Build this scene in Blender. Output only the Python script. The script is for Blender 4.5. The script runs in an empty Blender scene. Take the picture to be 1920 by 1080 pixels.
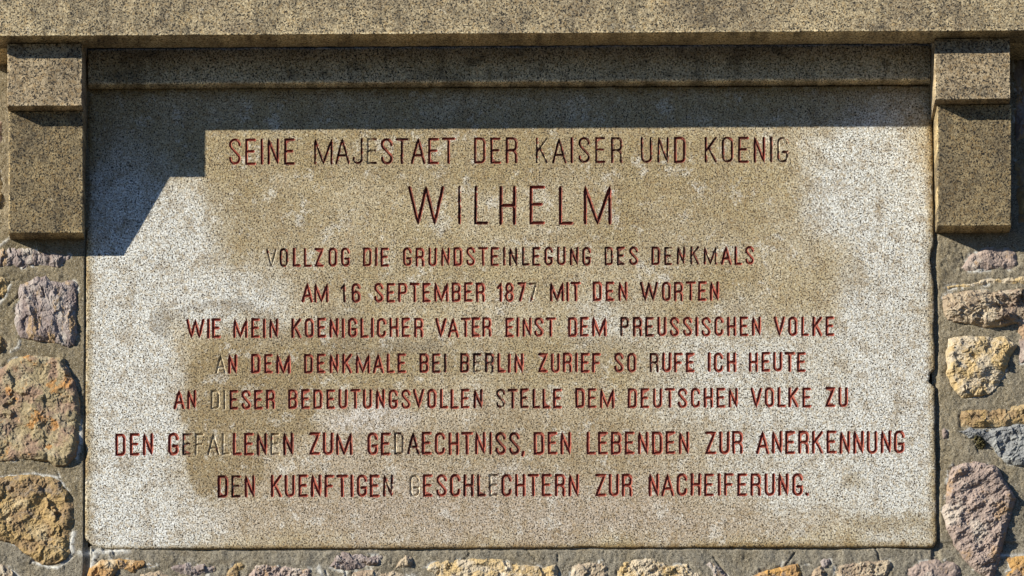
import bpy, math, random
import numpy as np
from mathutils import Vector, Matrix
from mathutils.geometry import delaunay_2d_cdt
random.seed(7); rng = np.random.default_rng(7)
scene = bpy.context.scene
U = 0.0015                       # metres per photo pixel on the tablet's face

# ---------------------------------------------------------------- camera
cam_d = bpy.data.cameras.new('camera'); cam = bpy.data.objects.new('camera', cam_d)
scene.collection.objects.link(cam); scene.camera = cam
DIST, LOOK, PITCH, ROLL = 18.0, math.radians(15), math.radians(6), 0.0045
CP = np.array([0, -DIST*math.cos(LOOK), -DIST*math.sin(LOOK)])
FW = np.array([0, math.cos(PITCH), math.sin(PITCH)])
U0 = np.array([0, -math.sin(PITCH), math.cos(PITCH)]); R0 = np.array([1., 0, 0])
RT = math.cos(ROLL)*R0 - math.sin(ROLL)*U0
UP = math.sin(ROLL)*R0 + math.cos(ROLL)*U0
ZC = float(np.dot(-CP, FW))
LENS = 36*ZC/(1920*U)
cx, cy = float(np.dot(-CP, RT))/ZC, float(np.dot(-CP, UP))/ZC
cam_d.sensor_width = 36; cam_d.lens = LENS; cam_d.clip_end = 500; cam_d.clip_start = 0.1
cam_d.shift_x = cx*LENS/36; cam_d.shift_y = cy*LENS/36
M = Matrix(((RT[0], UP[0], -FW[0], CP[0]), (RT[1], UP[1], -FW[1], CP[1]), (RT[2], UP[2], -FW[2], CP[2]), (0, 0, 0, 1)))
cam.matrix_world = M
def P(px, py, d=0.0):
    """place measured on the photo, lying d pixel-units in front of the tablet's face -> world"""
    k = 36/LENS/1920
    px = np.asarray(px, float); py = np.asarray(py, float); d = np.asarray(d, float)
    a = (px-960)*k + cx; b = (540-py)*k + cy
    r = FW + a[..., None]*RT + b[..., None]*UP
    t = (-d*U - CP[1])/r[..., 1]
    return CP + t[..., None]*r

# ---------------------------------------------------------------- light
SA, SB = 1.66, 0.735              # shadow: sideways and downwards per unit of depth
SUN_EL = math.atan2(SB, math.hypot(SA, 1)); 
w = bpy.data.worlds.new('World'); scene.world = w; w.use_nodes = True
nt = w.node_tree; nt.nodes.clear()
wo = nt.nodes.new('ShaderNodeOutputWorld'); bg = nt.nodes.new('ShaderNodeBackground'); sky = nt.nodes.new('ShaderNodeTexSky')
sky.sky_type = 'NISHITA'; sky.sun_disc = False; sky.sun_elevation = SUN_EL
sky.sun_rotation = math.atan2(-SA, -1.0)          # azimuth of the sun (from the left, in front of the wall)
sky.altitude = 200; sky.air_density = 1.0; sky.dust_density = 0; sky.ozone_density = 10
nt.links.new(sky.outputs[0], bg.inputs[0]); bg.inputs[1].default_value = 0.072
nt.links.new(bg.outputs[0], wo.inputs[0])
sd = bpy.data.lights.new('sun', 'SUN'); sd.energy = 5.0; sd.angle = math.radians(0.5); sd.color = (1, .935, .79)
so = bpy.data.objects.new('sun', sd); scene.collection.objects.link(so)
so.rotation_euler = Vector((SA, 1.0, -SB)).to_track_quat('-Z', 'Y').to_euler()
scene.view_settings.view_transform = 'Standard'; scene.view_settings.look = 'None'
scene.view_settings.exposure = 0.58; scene.view_settings.gamma = 1
scene.render.resolution_x = 1024; scene.render.resolution_y = 576

# ---------------------------------------------------------------- numpy noise
def hash2(ix, iy, seed):
    h = (ix.astype(np.int64)*374761393 + iy.astype(np.int64)*668265263 + seed*2147483647) & 0xffffffff
    h = ((h ^ (h >> 13))*1274126177) & 0xffffffff
    h = h ^ (h >> 16)
    return (h & 0xffff)/65535.0
def vnoise(x, y, seed=0):
    x = np.asarray(x, float); y = np.asarray(y, float)
    ix = np.floor(x); iy = np.floor(y); fx = x-ix; fy = y-iy
    fx = fx*fx*fx*(fx*(fx*6-15)+10); fy = fy*fy*fy*(fy*(fy*6-15)+10)
    a = hash2(ix, iy, seed); b = hash2(ix+1, iy, seed); c = hash2(ix, iy+1, seed); d = hash2(ix+1, iy+1, seed)
    return ((a*(1-fx)+b*fx)*(1-fy) + (c*(1-fx)+d*fx)*fy)*2-1
def fbm(x, y, size, seed=0, octs=4, gain=.5):
    s = 0; a = 1; tot = 0; x = x/size; y = y/size
    for o in range(octs):
        c, q = math.cos(o*1.1), math.sin(o*1.1)
        s = s + a*vnoise(x*c-y*q+o*17.3, x*q+y*c+o*9.1, seed+o); tot += a; a *= gain; x = x*2.03; y = y*2.03
    return s/tot
def sstep(a, b, x):
    t = np.clip((x-a)/(b-a), 0, 1); return t*t*(3-2*t)

# ---------------------------------------------------------------- objects
def link(name, verts, faces, mat, parent=None, origin=None, smooth=False, attrs=None):
    verts = np.asarray(verts, float)
    if origin is None:
        mn, mx = verts.min(0), verts.max(0); origin = np.array([(mn[0]+mx[0])/2, mx[1], mn[2]])
    origin = np.asarray(origin, float)
    me = bpy.data.meshes.new(name)
    v = verts-origin
    if isinstance(faces, np.ndarray):
        n = len(faces); k = faces.shape[1]
        me.vertices.add(len(v)); me.vertices.foreach_set('co', v.ravel())
        me.loops.add(n*k); me.loops.foreach_set('vertex_index', faces.ravel().astype(np.int32))
        me.polygons.add(n); me.polygons.foreach_set('loop_start', np.arange(0, n*k, k, dtype=np.int32))
        me.polygons.foreach_set('loop_total', np.full(n, k, dtype=np.int32)); me.update(calc_edges=True)
    else:
        me.from_pydata(v.tolist(), [], [list(f) for f in faces]); me.update()
    me.polygons.foreach_set('use_smooth', np.full(len(me.polygons), smooth))
    if attrs:
        for an, av in attrs.items():
            at = me.attributes.new(an, 'FLOAT', 'POINT'); at.data.foreach_set('value', np.asarray(av, np.float32))
    me.materials.append(mat)
    o = bpy.data.objects.new(name, me); scene.collection.objects.link(o)
    if parent is not None:
        o.parent = parent; po = np.array(parent['_o']); o.location = origin-po
    else: o.location = origin
    o['_o'] = origin.tolist()
    return o
def empty(name, loc):
    o = bpy.data.objects.new(name, None); scene.collection.objects.link(o); o.location = loc
    o.empty_display_size = .1; o['_o'] = list(map(float, loc)); return o
def tag(o, label, cat, group=None):
    o['label'] = label; o['category'] = cat
    if group: o['group'] = group
def gridfaces(mask, ny, nx):
    """faces of a regular grid where all four corners are in the mask"""
    idx = np.arange(ny*nx).reshape(ny, nx)
    m = mask[:-1, :-1] & mask[1:, :-1] & mask[:-1, 1:] & mask[1:, 1:]
    f = np.stack([idx[:-1, :-1], idx[1:, :-1], idx[1:, 1:], idx[:-1, 1:]], -1)[m]
    used = np.unique(f); rem = np.full(ny*nx, -1); rem[used] = np.arange(len(used))
    return rem[f], used

# ---------------------------------------------------------------- materials
class NT:
    def __init__(s, name):
        s.m = bpy.data.materials.new(name); s.m.use_nodes = True; s.t = s.m.node_tree; s.t.nodes.clear()
        s.out = s.t.nodes.new('ShaderNodeOutputMaterial'); s.b = s.t.nodes.new('ShaderNodeBsdfPrincipled')
        s.t.links.new(s.b.outputs[0], s.out.inputs[0])
        s.pos = s.t.nodes.new('ShaderNodeNewGeometry').outputs['Position']
    def set(s, inp, v):
        if hasattr(v, 'is_linked') or isinstance(v, bpy.types.NodeSocket): s.t.links.new(v, inp)
        elif isinstance(v, (tuple, list)) and len(v) == 3 and inp.type == 'RGBA': inp.default_value = (*v, 1)
        else: inp.default_value = v
    def math(s, op, a, b=0.0, c=0.0, clamp=False):
        n = s.t.nodes.new('ShaderNodeMath'); n.operation = op; n.use_clamp = clamp
        s.set(n.inputs[0], a); s.set(n.inputs[1], b); s.set(n.inputs[2], c); return n.outputs[0]
    def vmath(s, op, a, b=(0, 0, 0)):
        n = s.t.nodes.new('ShaderNodeVectorMath'); n.operation = op; s.set(n.inputs[0], a); s.set(n.inputs[1], b)
        return n.outputs['Value' if op in ('LENGTH', 'DISTANCE', 'DOT_PRODUCT') else 'Vector']
    def noise(s, scale, detail=2, rough=.5, vec=None, dist=0., color=False):
        n = s.t.nodes.new('ShaderNodeTexNoise'); s.t.links.new(vec or s.pos, n.inputs['Vector'])
        n.inputs['Scale'].default_value = scale; n.inputs['Detail'].default_value = detail
        n.inputs['Roughness'].default_value = rough; n.inputs['Distortion'].default_value = dist
        return n.outputs['Color' if color else 'Fac']
    def voro(s, scale, feat='F1', vec=None, out='Distance'):
        n = s.t.nodes.new('ShaderNodeTexVoronoi'); n.feature = feat; s.t.links.new(vec or s.pos, n.inputs['Vector'])
        n.inputs['Scale'].default_value = scale; return n.outputs[out]
    def ramp(s, f, a, b, lo=0., hi=1., smooth=True):
        n = s.t.nodes.new('ShaderNodeMapRange'); n.interpolation_type = 'SMOOTHSTEP' if smooth else 'LINEAR'
        s.set(n.inputs[0], f); s.set(n.inputs[1], a); s.set(n.inputs[2], b); s.set(n.inputs[3], lo); s.set(n.inputs[4], hi)
        return n.outputs[0]
    def mix(s, f, a, b, mode='MIX'):
        n = s.t.nodes.new('ShaderNodeMix'); n.data_type = 'RGBA'; n.blend_type = mode
        s.set(n.inputs[0], f); s.set(n.inputs[6], a); s.set(n.inputs[7], b); return n.outputs[2]
    def bump(s, h, dist, strength=1., normal=None):
        n = s.t.nodes.new('ShaderNodeBump'); s.set(n.inputs['Height'], h); n.inputs['Distance'].default_value = dist
        n.inputs['Strength'].default_value = strength
        if normal is not None: s.t.links.new(normal, n.inputs['Normal'])
        return n.outputs[0]
    def attr(s, name):
        n = s.t.nodes.new('ShaderNodeAttribute'); n.attribute_name = name; return n.outputs['Fac']
    def sep(s, v):
        n = s.t.nodes.new('ShaderNodeSeparateXYZ'); s.t.links.new(v, n.inputs[0]); return n.outputs
    def warp(s, amp, scale, detail=3):
        c = s.noise(scale, detail, color=True)
        v = s.vmath('SUBTRACT', c, (.5, .5, .5)); n = s.t.nodes.new('ShaderNodeVectorMath'); n.operation = 'SCALE'
        s.t.links.new(v, n.inputs[0]); n.inputs['Scale'].default_value = amp
        return s.vmath('ADD', s.pos, n.outputs[0])
    def blob(s, vec, px, py, rx, ry, soft=.5, ang=0):
        """soft ellipse round a measured place; 1 inside, 0 outside"""
        c = P(px, py, 0)
        mp = s.t.nodes.new('ShaderNodeMapping'); mp.vector_type = 'TEXTURE'; s.t.links.new(vec, mp.inputs[0])
        mp.inputs['Location'].default_value = tuple(c); mp.inputs['Rotation'].default_value = (0, math.radians(ang), 0)
        mp.inputs['Scale'].default_value = (rx*U, 100, ry*U)
        return s.ramp(s.vmath('LENGTH', mp.outputs[0]), 1+soft*.5, 1-soft*.5)
    def done(s, col, rough=.85, normal=None, spec=.25):
        s.set(s.b.inputs['Base Color'], col); s.set(s.b.inputs['Roughness'], rough)
        s.b.inputs['Specular IOR Level'].default_value = spec
        if normal is not None: s.t.links.new(normal, s.b.inputs['Normal'])
        return s.m

def grain(n, tint, dark=(.028, .024, .02), amount=.46, scale=185, contrast=1.0):
    """crystalline granite over a tint colour: pale feldspar, tinted quartz, dark mica"""
    wv = n.warp(.006, 170, 2)
    g1 = n.noise(scale, 1.5, .6, wv); g2 = n.noise(scale*1.7, 1.5, .6, n.vmath('ADD', wv, (5, 3, 8))); g3 = n.noise(scale*.5, 2, .6, n.vmath('ADD', wv, (1, 9, 4)))
    cl = n.math('MULTIPLY', n.math('SUBTRACT', n.noise(17, 4, .7), .5), .16)
    g4 = n.noise(scale*1.25, 1, .5, n.vmath('ADD', wv, (7, 2, 6)))
    col = n.mix(n.ramp(g1, .45, .60), tint, n.mix(1., tint, (1.48, 1.51, 1.55), 'MULTIPLY'))
    col = n.mix(n.ramp(g3, .5, .62, 0, .6), col, n.mix(1., tint, (.95, .80, .58), 'MULTIPLY'))
    col = n.mix(n.ramp(g2, .47, .36, 0, .7*contrast), col, n.mix(1., tint, (.40, .36, .30), 'MULTIPLY'))
    dk = n.ramp(n.math('SUBTRACT', g4, cl), amount-.045, amount-.09, 0, .95*contrast); col = n.mix(dk, col, dark)
    dk2 = n.ramp(g1, amount-.08, amount-.15, 0, .9*contrast); col = n.mix(dk2, col, dark)
    return col, g1, n.math('SUBTRACT', g2, n.math('MULTIPLY', dk, .3))

def tablet_tint(n):
    v = n.warp(.26, 5, 7); v2 = n.warp(.11, 9, 7); v3 = n.warp(.03, 14, 4)
    tan = (.39, .32, .195); white = (.60, .60, .57); pink = (.41, .345, .275); olive = (.285, .22, .115)
    col = n.mix(n.ramp(n.noise(4, 4, .6), .4, .65), tan, (.47, .41, .30))
    def add(mask, c, amt=1.):
        nonlocal col
        col = n.mix(n.math('MULTIPLY', mask, amt), col, c)
    for (x, y, rx, ry, s, a) in [(240, 720, 95, 420, .7, .95), (265, 430, 150, 100, .8, .9), (410, 545, 120, 70, .9, .9), (1670, 640, 100, 430, .8, .85), (1620, 350, 110, 120, .7, .95),
                              (1420, 720, 190, 110, 1.1, .7), (250, 970, 190, 80, .8, .8), (1150, 610, 70, 55, 1.2, .6), (1540, 870, 210, 110, 1., .75), (1380, 640, 120, 70, 1, .4)]:
        add(n.blob(v, x, y, rx, ry, s), white, a)
    for (x, y, rx, ry, s, a) in [(860, 880, 430, 130, 1., .7), (930, 965, 480, 65, .9, .85), (1250, 990, 260, 40, 1, .5)]:
        add(n.blob(v, x, y, rx, ry, s), pink, a)
    add(n.blob(v2, 690, 785, 85, 30, .9), (.56, .53, .50), .7)
    # warm dirt over the middle of the text
    for (x, y, rx, ry, s, a) in [(860, 290, 480, 55, .7, .6), (520, 425, 120, 65, .8, .55), (1260, 400, 200, 110, .9, .5), (980, 660, 240, 60, .9, .55), (620, 690, 260, 55, .9, .55),
                                 (700, 520, 200, 50, 1, .3), (1300, 560, 140, 60, 1., .35), (980, 830, 260, 50, 1., .5), (1650, 985, 75, 22, .9, .6), (1580, 905, 30, 14, 1, .5), (1580, 520, 60, 30, 1, .25), (440, 350, 60, 40, .8, .45)]:
        add(n.blob(v, x, y, rx, ry, s), olive, a)
    # the stain with a sharp left edge
    stain = n.math('MAXIMUM', n.blob(v2, 420, 860, 78, 84, .09), n.blob(v2, 470, 740, 128, 105, .12))
    stain = n.math('MAXIMUM', stain, n.blob(v2, 570, 655, 190, 46, .5))
    add(n.math('MULTIPLY', stain, n.blob(v, 400, 780, 330, 200, .9)), (.27, .205, .11), .8)
    # grey arch of grime
    arch = n.math('MULTIPLY', n.math('MULTIPLY', n.blob(v3, 405, 650, 118, 88, .12), n.math('SUBTRACT', 1., n.blob(v3, 405, 660, 112, 84, .2))), n.blob(v, 410, 580, 130, 40, .8))
    add(n.math('MULTIPLY', arch, n.ramp(n.noise(40, 4, .7), .35, .6, .3, 1.)), (.20, .17, .13), .65)
    for (x, y, rx, ry, a) in [(610, 605, 90, 20, .4), (730, 645, 120, 20, .5), (320, 600, 30, 20, .45), (460, 575, 50, 12, .4)]:
        add(n.blob(v, x, y, rx, ry, 1.), (.21, .18, .14), a)
    # fine weathering
    vv = n.warp(.03, 40, 4)
    add(n.ramp(n.noise(19, 7, .78, vv), .50, .58), (.28, .21, .12), .5)
    add(n.ramp(n.noise(13, 7, .78, n.vmath('ADD', vv, (2, 5, 3))), .54, .62), (.64, .625, .58), .5)
    add(n.ramp(n.noise(46, 5, .75, vv), .54, .64), (.22, .18, .13), .45)
    add(n.ramp(n.noise(60, 4, .7, n.vmath('ADD', vv, (6, 5, 3))), .56, .66), (.66, .65, .60), .25)
    mp = n.t.nodes.new('ShaderNodeMapping'); n.t.links.new(n.warp(.02, 20), mp.inputs[0]); mp.inputs['Scale'].default_value = (22, 22, 1.6)
    add(n.ramp(n.noise(1., 6, .7, mp.outputs[0]), .55, .70), (.27, .215, .14), .38)
    return col
def edge_dirt(n, col):
    x, y, z = n.sep(n.warp(.014, 35, 3))
    a, b = P(162, 600)[0], P(1750, 600)[0]; zb, zt = P(960, 1028)[2], P(960, 165)[2]
    m = n.ramp(n.math('SUBTRACT', x, a), .0, .030, 1, 0)
    m = n.math('MAXIMUM', m, n.ramp(n.math('SUBTRACT', b, x), .0, .026, 1, 0))
    m = n.math('MAXIMUM', m, n.ramp(n.math('SUBTRACT', z, zb), .0, .022, 1, 0))
    m = n.math('MAXIMUM', m, n.ramp(n.math('SUBTRACT', zt, z), .0, .04, 1, 0))
    m = n.math('MULTIPLY', m, n.ramp(n.noise(30, 4, .6), .3, .55, .35, 1.))
    return n.mix(n.math('MULTIPLY', m, .88), col, n.mix(1., col, (.58, .46, .26), 'MULTIPLY'))
def pits(n, col, sc=60, thr=.09):
    v = n.voro(sc, vec=n.warp(.004, 200)); m = n.ramp(v, thr, thr*.6, 0, .8)
    sel = n.ramp(n.voro(sc, out='Color'), .62, .7)
    return n.mix(n.math('MULTIPLY', m, sel), col, (.03, .026, .02))
def granite_bump(n, g1, g2, amt=1.):
    big = n.bump(n.noise(28, 5, .6), .004, .35*amt)
    return n.bump(n.math('ADD', g1, n.math('MULTIPLY', g2, .6)), .0016, .75*amt, big)

def mat_tablet():
    n = NT('pale granite'); t = edge_dirt(n, tablet_tint(n)); c, g1, g2 = grain(n, t, (.045, .033, .022), .463, 208, 1.08); c = pits(n, c)
    return n.done(c, .8, granite_bump(n, g1, g2))
def mat_paint():
    n = NT('red paint worn out of carved grooves'); t = n.mix(.22, tablet_tint(n), (.66, .60, .48)); c, g1, g2 = grain(n, t, contrast=.5)
    pa = n.attr('paint'); k = n.noise(110, 4, .65); k2 = n.noise(25, 3, .6)
    k = n.math('ADD', n.math('MULTIPLY', k, .6), n.math('MULTIPLY', k2, .4))
    m = n.ramp(n.math('SUBTRACT', k, n.ramp(pa, .1, .75, .30, .68, False)), .03, -.03)
    red = n.mix(n.ramp(n.noise(70, 4), .35, .65), (.27, .06, .042), (.36, .115, .08))
    red = n.mix(n.ramp(n.noise(200, 2), .5, .7), red, (.12, .03, .025))
    red = n.mix(n.math('MULTIPLY', n.ramp(pa, .95, .45), n.ramp(n.noise(60, 4, .6), .62, .48)), red, (.060, .026, .020))
    return n.done(n.mix(m, c, red), .75, n.bump(g1, .001, .5))
def mat_granite(name, a, b, streak=.5, dirt=(.07, .06, .045), dark_amt=.472):
    n = NT(name); v = n.warp(.10, 8, 4)
    t = n.mix(n.ramp(n.noise(7, 5, .62, v), .36, .64), a, b)
    mp = n.t.nodes.new('ShaderNodeMapping'); n.t.links.new(n.warp(.03, 12), mp.inputs[0]); mp.inputs['Scale'].default_value = (16, 16, 2.2)
    st = n.noise(1., 5, .65, mp.outputs[0])
    t = n.mix(n.ramp(st, .5, .72, 0, streak), t, dirt)
    t = n.mix(n.ramp(n.noise(3.5, 5, .7, v), .55, .75, 0, .5), t, dirt)
    t = n.mix(n.ramp(n.noise(40, 5, .7), .62, .75, 0, .5), t, (.55, .52, .44))
    t = n.mix(n.ramp(n.noise(18, 6, .75), .5, .66, 0, .6), t, dirt)
    t = n.mix(n.ramp(n.noise(11, 6, .7, n.vmath('ADD', v, (4, 1, 7))), .55, .68, 0, .5), t, n.mix(1., a, (1.35, 1.3, 1.2), 'MULTIPLY'))
    t = n.mix(n.math('MULTIPLY', n.attr('edge'), .85), t, n.mix(1., a, (1.9, 1.9, 1.85), 'MULTIPLY'))
    c, g1, g2 = grain(n, t, (.022, .02, .018), dark_amt, 180); c = pits(n, c, 45, .1)
    return n.done(c, .85, granite_bump(n, g1, g2, 1.1))
def mat_mortar():
    n = NT('grey lime mortar'); v = n.warp(.05, 15, 4)
    c = n.mix(n.ramp(n.noise(9, 5, .6, v), .35, .65), (.185, .15, .092), (.255, .21, .138))
    x, y, z = n.sep(n.pos)
    cool = n.math('MAXIMUM', n.ramp(z, P(960, 960)[2], P(960, 1030)[2]), n.ramp(x, P(1700, 500)[0], P(1850, 500)[0], 0, .6))
    c = n.mix(n.math('MULTIPLY', cool, n.ramp(n.noise(12, 4), .3, .6, .4, 1.)), c, (.235, .212, .17))
    c = n.mix(n.ramp(n.noise(30, 5, .7), .5, .72, 0, .6), c, (.14, .11, .07))
    c = n.mix(n.ramp(n.noise(25, 6, .7, n.vmath('ADD', v, (3, 3, 1))), .53, .7, 0, .7), c, (.30, .26, .19))
    c = n.mix(n.ramp(n.noise(330, 2), .54, .68, 0, .8), c, (.44, .40, .32))
    c = n.mix(n.ramp(n.noise(230, 2, vec=v), .45, .36, 0, .75), c, (.055, .045, .03))
    c = n.mix(n.math('MULTIPLY', n.attr('crust'), n.ramp(n.noise(60, 4, .7), .38, .5)), c, (.68, .67, .63))
    nb = n.bump(n.noise(60, 5, .65), .005, .5)
    return n.done(c, .93, n.bump(n.math('ADD', n.noise(380, 3, .75), n.noise(150, 3)), .0028, .8, nb), .15)
def mat_stone(name, c1, c2, c3, c4=None, band=(1, 1, 1)):
    n = NT(name); v = n.warp(.035, 22, 5)
    mp = n.t.nodes.new('ShaderNodeMapping'); n.t.links.new(v, mp.inputs[0]); mp.inputs['Scale'].default_value = band; v = mp.outputs[0]
    c = n.mix(n.ramp(n.noise(17, 4, .55, v), .42, .58), c1, c2)
    c = n.mix(n.ramp(n.noise(11, 5, .6, n.vmath('ADD', v, (3, 7, 1))), .52, .66), c, c3)
    if c4: c = n.mix(n.ramp(n.noise(15, 5, .7, n.vmath('ADD', v, (9, 2, 4))), .54, .62, 0, .85), c, c4)
    c = n.mix(n.ramp(n.noise(95, 5, .7), .54, .7, 0, .55), c, n.mix(1., c, (.38, .34, .33), 'MULTIPLY'))
    c = n.mix(n.ramp(n.noise(150, 3, .6), .56, .7, 0, .45), c, n.mix(1., c, (1.7, 1.7, 1.65), 'MULTIPLY'))
    nb = n.bump(n.noise(60, 4, .6, v), .005, .5)
    return n.done(c, .82, n.bump(n.noise(260, 3, .65), .0018, .6, nb), .25)
MT, MP, MM = mat_tablet(), mat_paint(), mat_mortar()
MG = mat_granite('brown weathered granite', (.41, .335, .21), (.25, .20, .13), .65)
MGL = mat_granite('sooty brown granite', (.60, .52, .38), (.46, .39, .27), .5)
MGC = mat_granite('yellow brown granite', (.34, .27, .175), (.25, .195, .125), .35)
MGD = mat_granite('olive stained granite', (.31, .24, .135), (.18, .14, .085), .5)
MS = {
 'purple': mat_stone('purple slate stone', (.31, .265, .25), (.225, .18, .17), (.40, .365, .33), (.38, .26, .14), (1.6, 1, .6)),
 'mixed': mat_stone('grey green and rust stone', (.31, .25, .15), (.28, .19, .135), (.36, .31, .21), (.44, .22, .07)),
 'ochre': mat_stone('ochre brown quartzite', (.37, .26, .12), (.27, .185, .10), (.44, .35, .21), (.22, .18, .14)),
 'cream': mat_stone('cream and gold quartzite', (.47, .35, .18), (.46, .39, .29), (.56, .50, .41), (.38, .27, .13)),
 'pink': mat_stone('pink grey quartzite', (.35, .275, .24), (.26, .205, .18), (.45, .39, .335), (.37, .25, .15)),
 'slate': mat_stone('blue grey slate', (.215, .22, .225), (.29, .295, .29), (.15, .152, .15), None, (1, 1, 2)),
 'rust': mat_stone('orange rusty stone', (.46, .27, .09), (.36, .22, .10), (.50, .42, .30), (.22, .17, .14)),
 'taupe': mat_stone('taupe grey stone', (.33, .255, .18), (.40, .33, .24), (.24, .18, .14), (.47, .41, .32)),
}
def mat_ground():
    n = NT('gravel ground'); c = n.mix(n.ramp(n.noise(2, 5), .4, .6), (.08, .065, .04), (.11, .09, .055))
    return n.done(n.mix(n.ramp(n.noise(60, 3), .5, .6), c, (.06, .05, .035)), .95)

# ---------------------------------------------------------------- ground below (out of frame, gives the warm bounce)
zg = -6.6
g = link('ground', [(-300, -300, zg), (300, -300, zg), (300, 1.2, zg), (-300, 1.2, zg)], [(0, 1, 2, 3)], mat_ground(), origin=(0, 0, zg)); g['kind'] = 'structure'

# ---------------------------------------------------------------- dressed stone blocks
def block(name, tl, tr, br, bl, backd, mat, parent=None, step=3.0, r=2.2, chip=1.6, seed=1, bulge=.6):
    """block whose front corners are world points; the front is a fine sheet worn at its edges, the sides run back to depth backd"""
    tl, tr, br, bl = [np.array(q, float) for q in (tl, tr, br, bl)]
    W = np.linalg.norm(tr-tl)/U; H = np.linalg.norm(bl-tl)/U
    def axis(L):
        e = np.array([0, .35, .9, 1.7, 2.8, 4.2, 6]); n = max(2, int((L-12)/step))
        return np.concatenate([e, np.linspace(6, L-6, n+1)[1:-1], (L-e)[::-1]])
    us, vs = axis(W), axis(H); uu, vv = np.meshgrid(us, vs); a = (uu/W)[..., None]; b = (vv/H)[..., None]
    pos = (tl*(1-a)+tr*a)*(1-b) + (bl*(1-a)+br*a)*b
    de = np.minimum(np.minimum(uu, W-uu), np.minimum(vv, H-vv))
    du = np.minimum(uu, W-uu); dv = np.minimum(vv, H-vv)
    wear = r*(1+.5*fbm(uu+seed*31, vv, 26, seed)) + chip*np.maximum(0, fbm(uu+seed*77, vv, 9, seed+5, 3))*3*np.maximum(0, fbm(uu, vv+seed*9, 60, seed+8, 2)+.35)
    q = lambda d: np.clip(1-d/np.maximum(wear, .3), 0, 1)
    sag = wear*(1-np.sqrt(np.clip(1-(q(du)**2+q(dv)**2)*.999, 0.001, 1)))
    pos[..., 1] += U*(sag - bulge*fbm(uu, vv, 120, seed+3, 3))
    # push the rim inwards a little where chipped
    rim = np.clip(1-de/1.2, 0, 1)*np.maximum(0, fbm(uu*1.0+5, vv+seed*13, 14, seed+2, 3))*1.6*U
    c = (tl+tr+bl+br)/4
    pos[..., 0] += np.where(du < 1.2, np.sign(c[0]-pos[..., 0])*rim, 0); pos[..., 2] += np.where(dv < 1.2, np.sign(c[2]-pos[..., 2])*rim, 0)
    ny, nx = uu.shape; f, used = gridfaces(np.ones((ny, nx), bool), ny, nx)
    V = pos.reshape(-1, 3); idx = np.arange(ny*nx).reshape(ny, nx)
    ring = np.concatenate([idx[0, :], idx[1:, -1], idx[-1, -2::-1], idx[-2:0:-1, 0]])
    back = V[ring].copy(); back[:, 1] = -backd*U
    n0 = len(V); m = len(ring)
    s = np.stack([ring, np.roll(ring, -1), n0+np.roll(np.arange(m), -1), n0+np.arange(m)], 1)
    V = np.vstack([V, back])
    ea = np.concatenate([(np.exp(-(de/3.2)**2)*np.clip(.5+1.6*fbm(uu, vv, 20, seed+6, 4), 0, 1)).ravel(), np.zeros(m)])
    return link(name, V, np.vstack([f, s]), mat, parent, smooth=False, attrs={'edge': ea}), V
def corners(x0, x1, y0, y1, d0, d1=None):
    d1 = d0 if d1 is None else d1
    return P(x0, y0, d0), P(x1, y0, d0), P(x1, y1, d1), P(x0, y1, d1)

DC, DU_, DL0, DL1, DF = 177, 135, 103, 45, 30
# cornice: front face out of frame above, lower edge on the measured line
tl, tr, br, bl = P(-38, -160, DC), P(2160, -160, DC), P(2160, 56, DC), P(-38, 68, DC)
cor, _ = block('stone_cornice', tl, tr, br, bl, 100, MG, None, 4, 1.6, 2.6, 11)
tag(cor, 'long brown granite cornice with chipped lower edge overhanging the whole tablet', 'cornice')
# bed of the cornice, set back and a little higher between the corbels
zb = lambda px: float(P(px, 68-(px+38)/2198*12, DC)[2])
def bed(name, x0, x1, up, d, seed):
    a, b = P(x0, 100, d), P(x1, 100, d)
    z0, z1 = zb(x0)+up*U, zb(x1)+up*U; zt = zb(0)+170*U
    o, _ = block(name, (a[0], -d*U, zt), (b[0], -d*U, zt), (b[0], -d*U, z1), (a[0], -d*U, z0), -80, MG, cor, 8, 1.5, 1, seed)
bed('bed_moulding', -36, 158, 0.6, 99.5, 21); bed('bed_moulding', 1751, 2150, .6, 99.5, 22)
bed('bed_moulding', 159, 1750, 50, 5, 23)

def corbel(x, yt, yu, yl, seed, label):
    """x: (upper left, upper right, lower left, lower right) front edges; yu: foot of the upper block, yl: foot of the lower"""
    e = empty('stone_corbel', P((x[0]+x[1])/2, yl[0], 0)); tag(e, label, 'corbel', 'granite corbels under the cornice')
    A, B = P(x[0], yu[0], DU_), P(x[1], yu[1], DU_); zt = [zb(x[0])-1.2*U, zb(x[1])-1.2*U]
    block('upper_block', (A[0], A[1], zt[0]), (B[0], B[1], zt[1]), B, A, 0-60, MGC, e, 3, 1.4, 1.6, seed)
    C, D = P(x[2], yl[0], DL1), P(x[3], yl[1], DL1)
    T0 = (P(x[2], yu[0], DL0)[0], -DL0*U, A[2]-.6*U); T1 = (P(x[3], yu[1], DL0)[0], -DL0*U, B[2]-.6*U)
    block('lower_block', T0, T1, D, C, -60, MGD, e, 3, 2.2, 1.8, seed+1)
corbel((13, 154, 16, 156), 80, (199, 198), (437, 437), 31, 'granite corbel at the left end, casting its stepped shadow across the tablet')
corbel((1753.5, 1895, 1757, 1896.5), 69, (187, 185), (424, 423), 41, 'granite corbel at the right end with a sunlit left side, its shadow on rubble')

# fascia course between cornice and tablet, in shade
tl, tr, br, bl = P(164, 91, DF), P(1746, 81, DF), P(1746, 149, DF), P(164, 158, DF)
fa, _ = block('stone_fascia', tl, tr, br, bl, -50, MGL, None, 4, 5, 1.5, 51)
tag(fa, 'shaded sooty granite fascia course between the cornice and the inscribed tablet', 'fascia')

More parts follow.
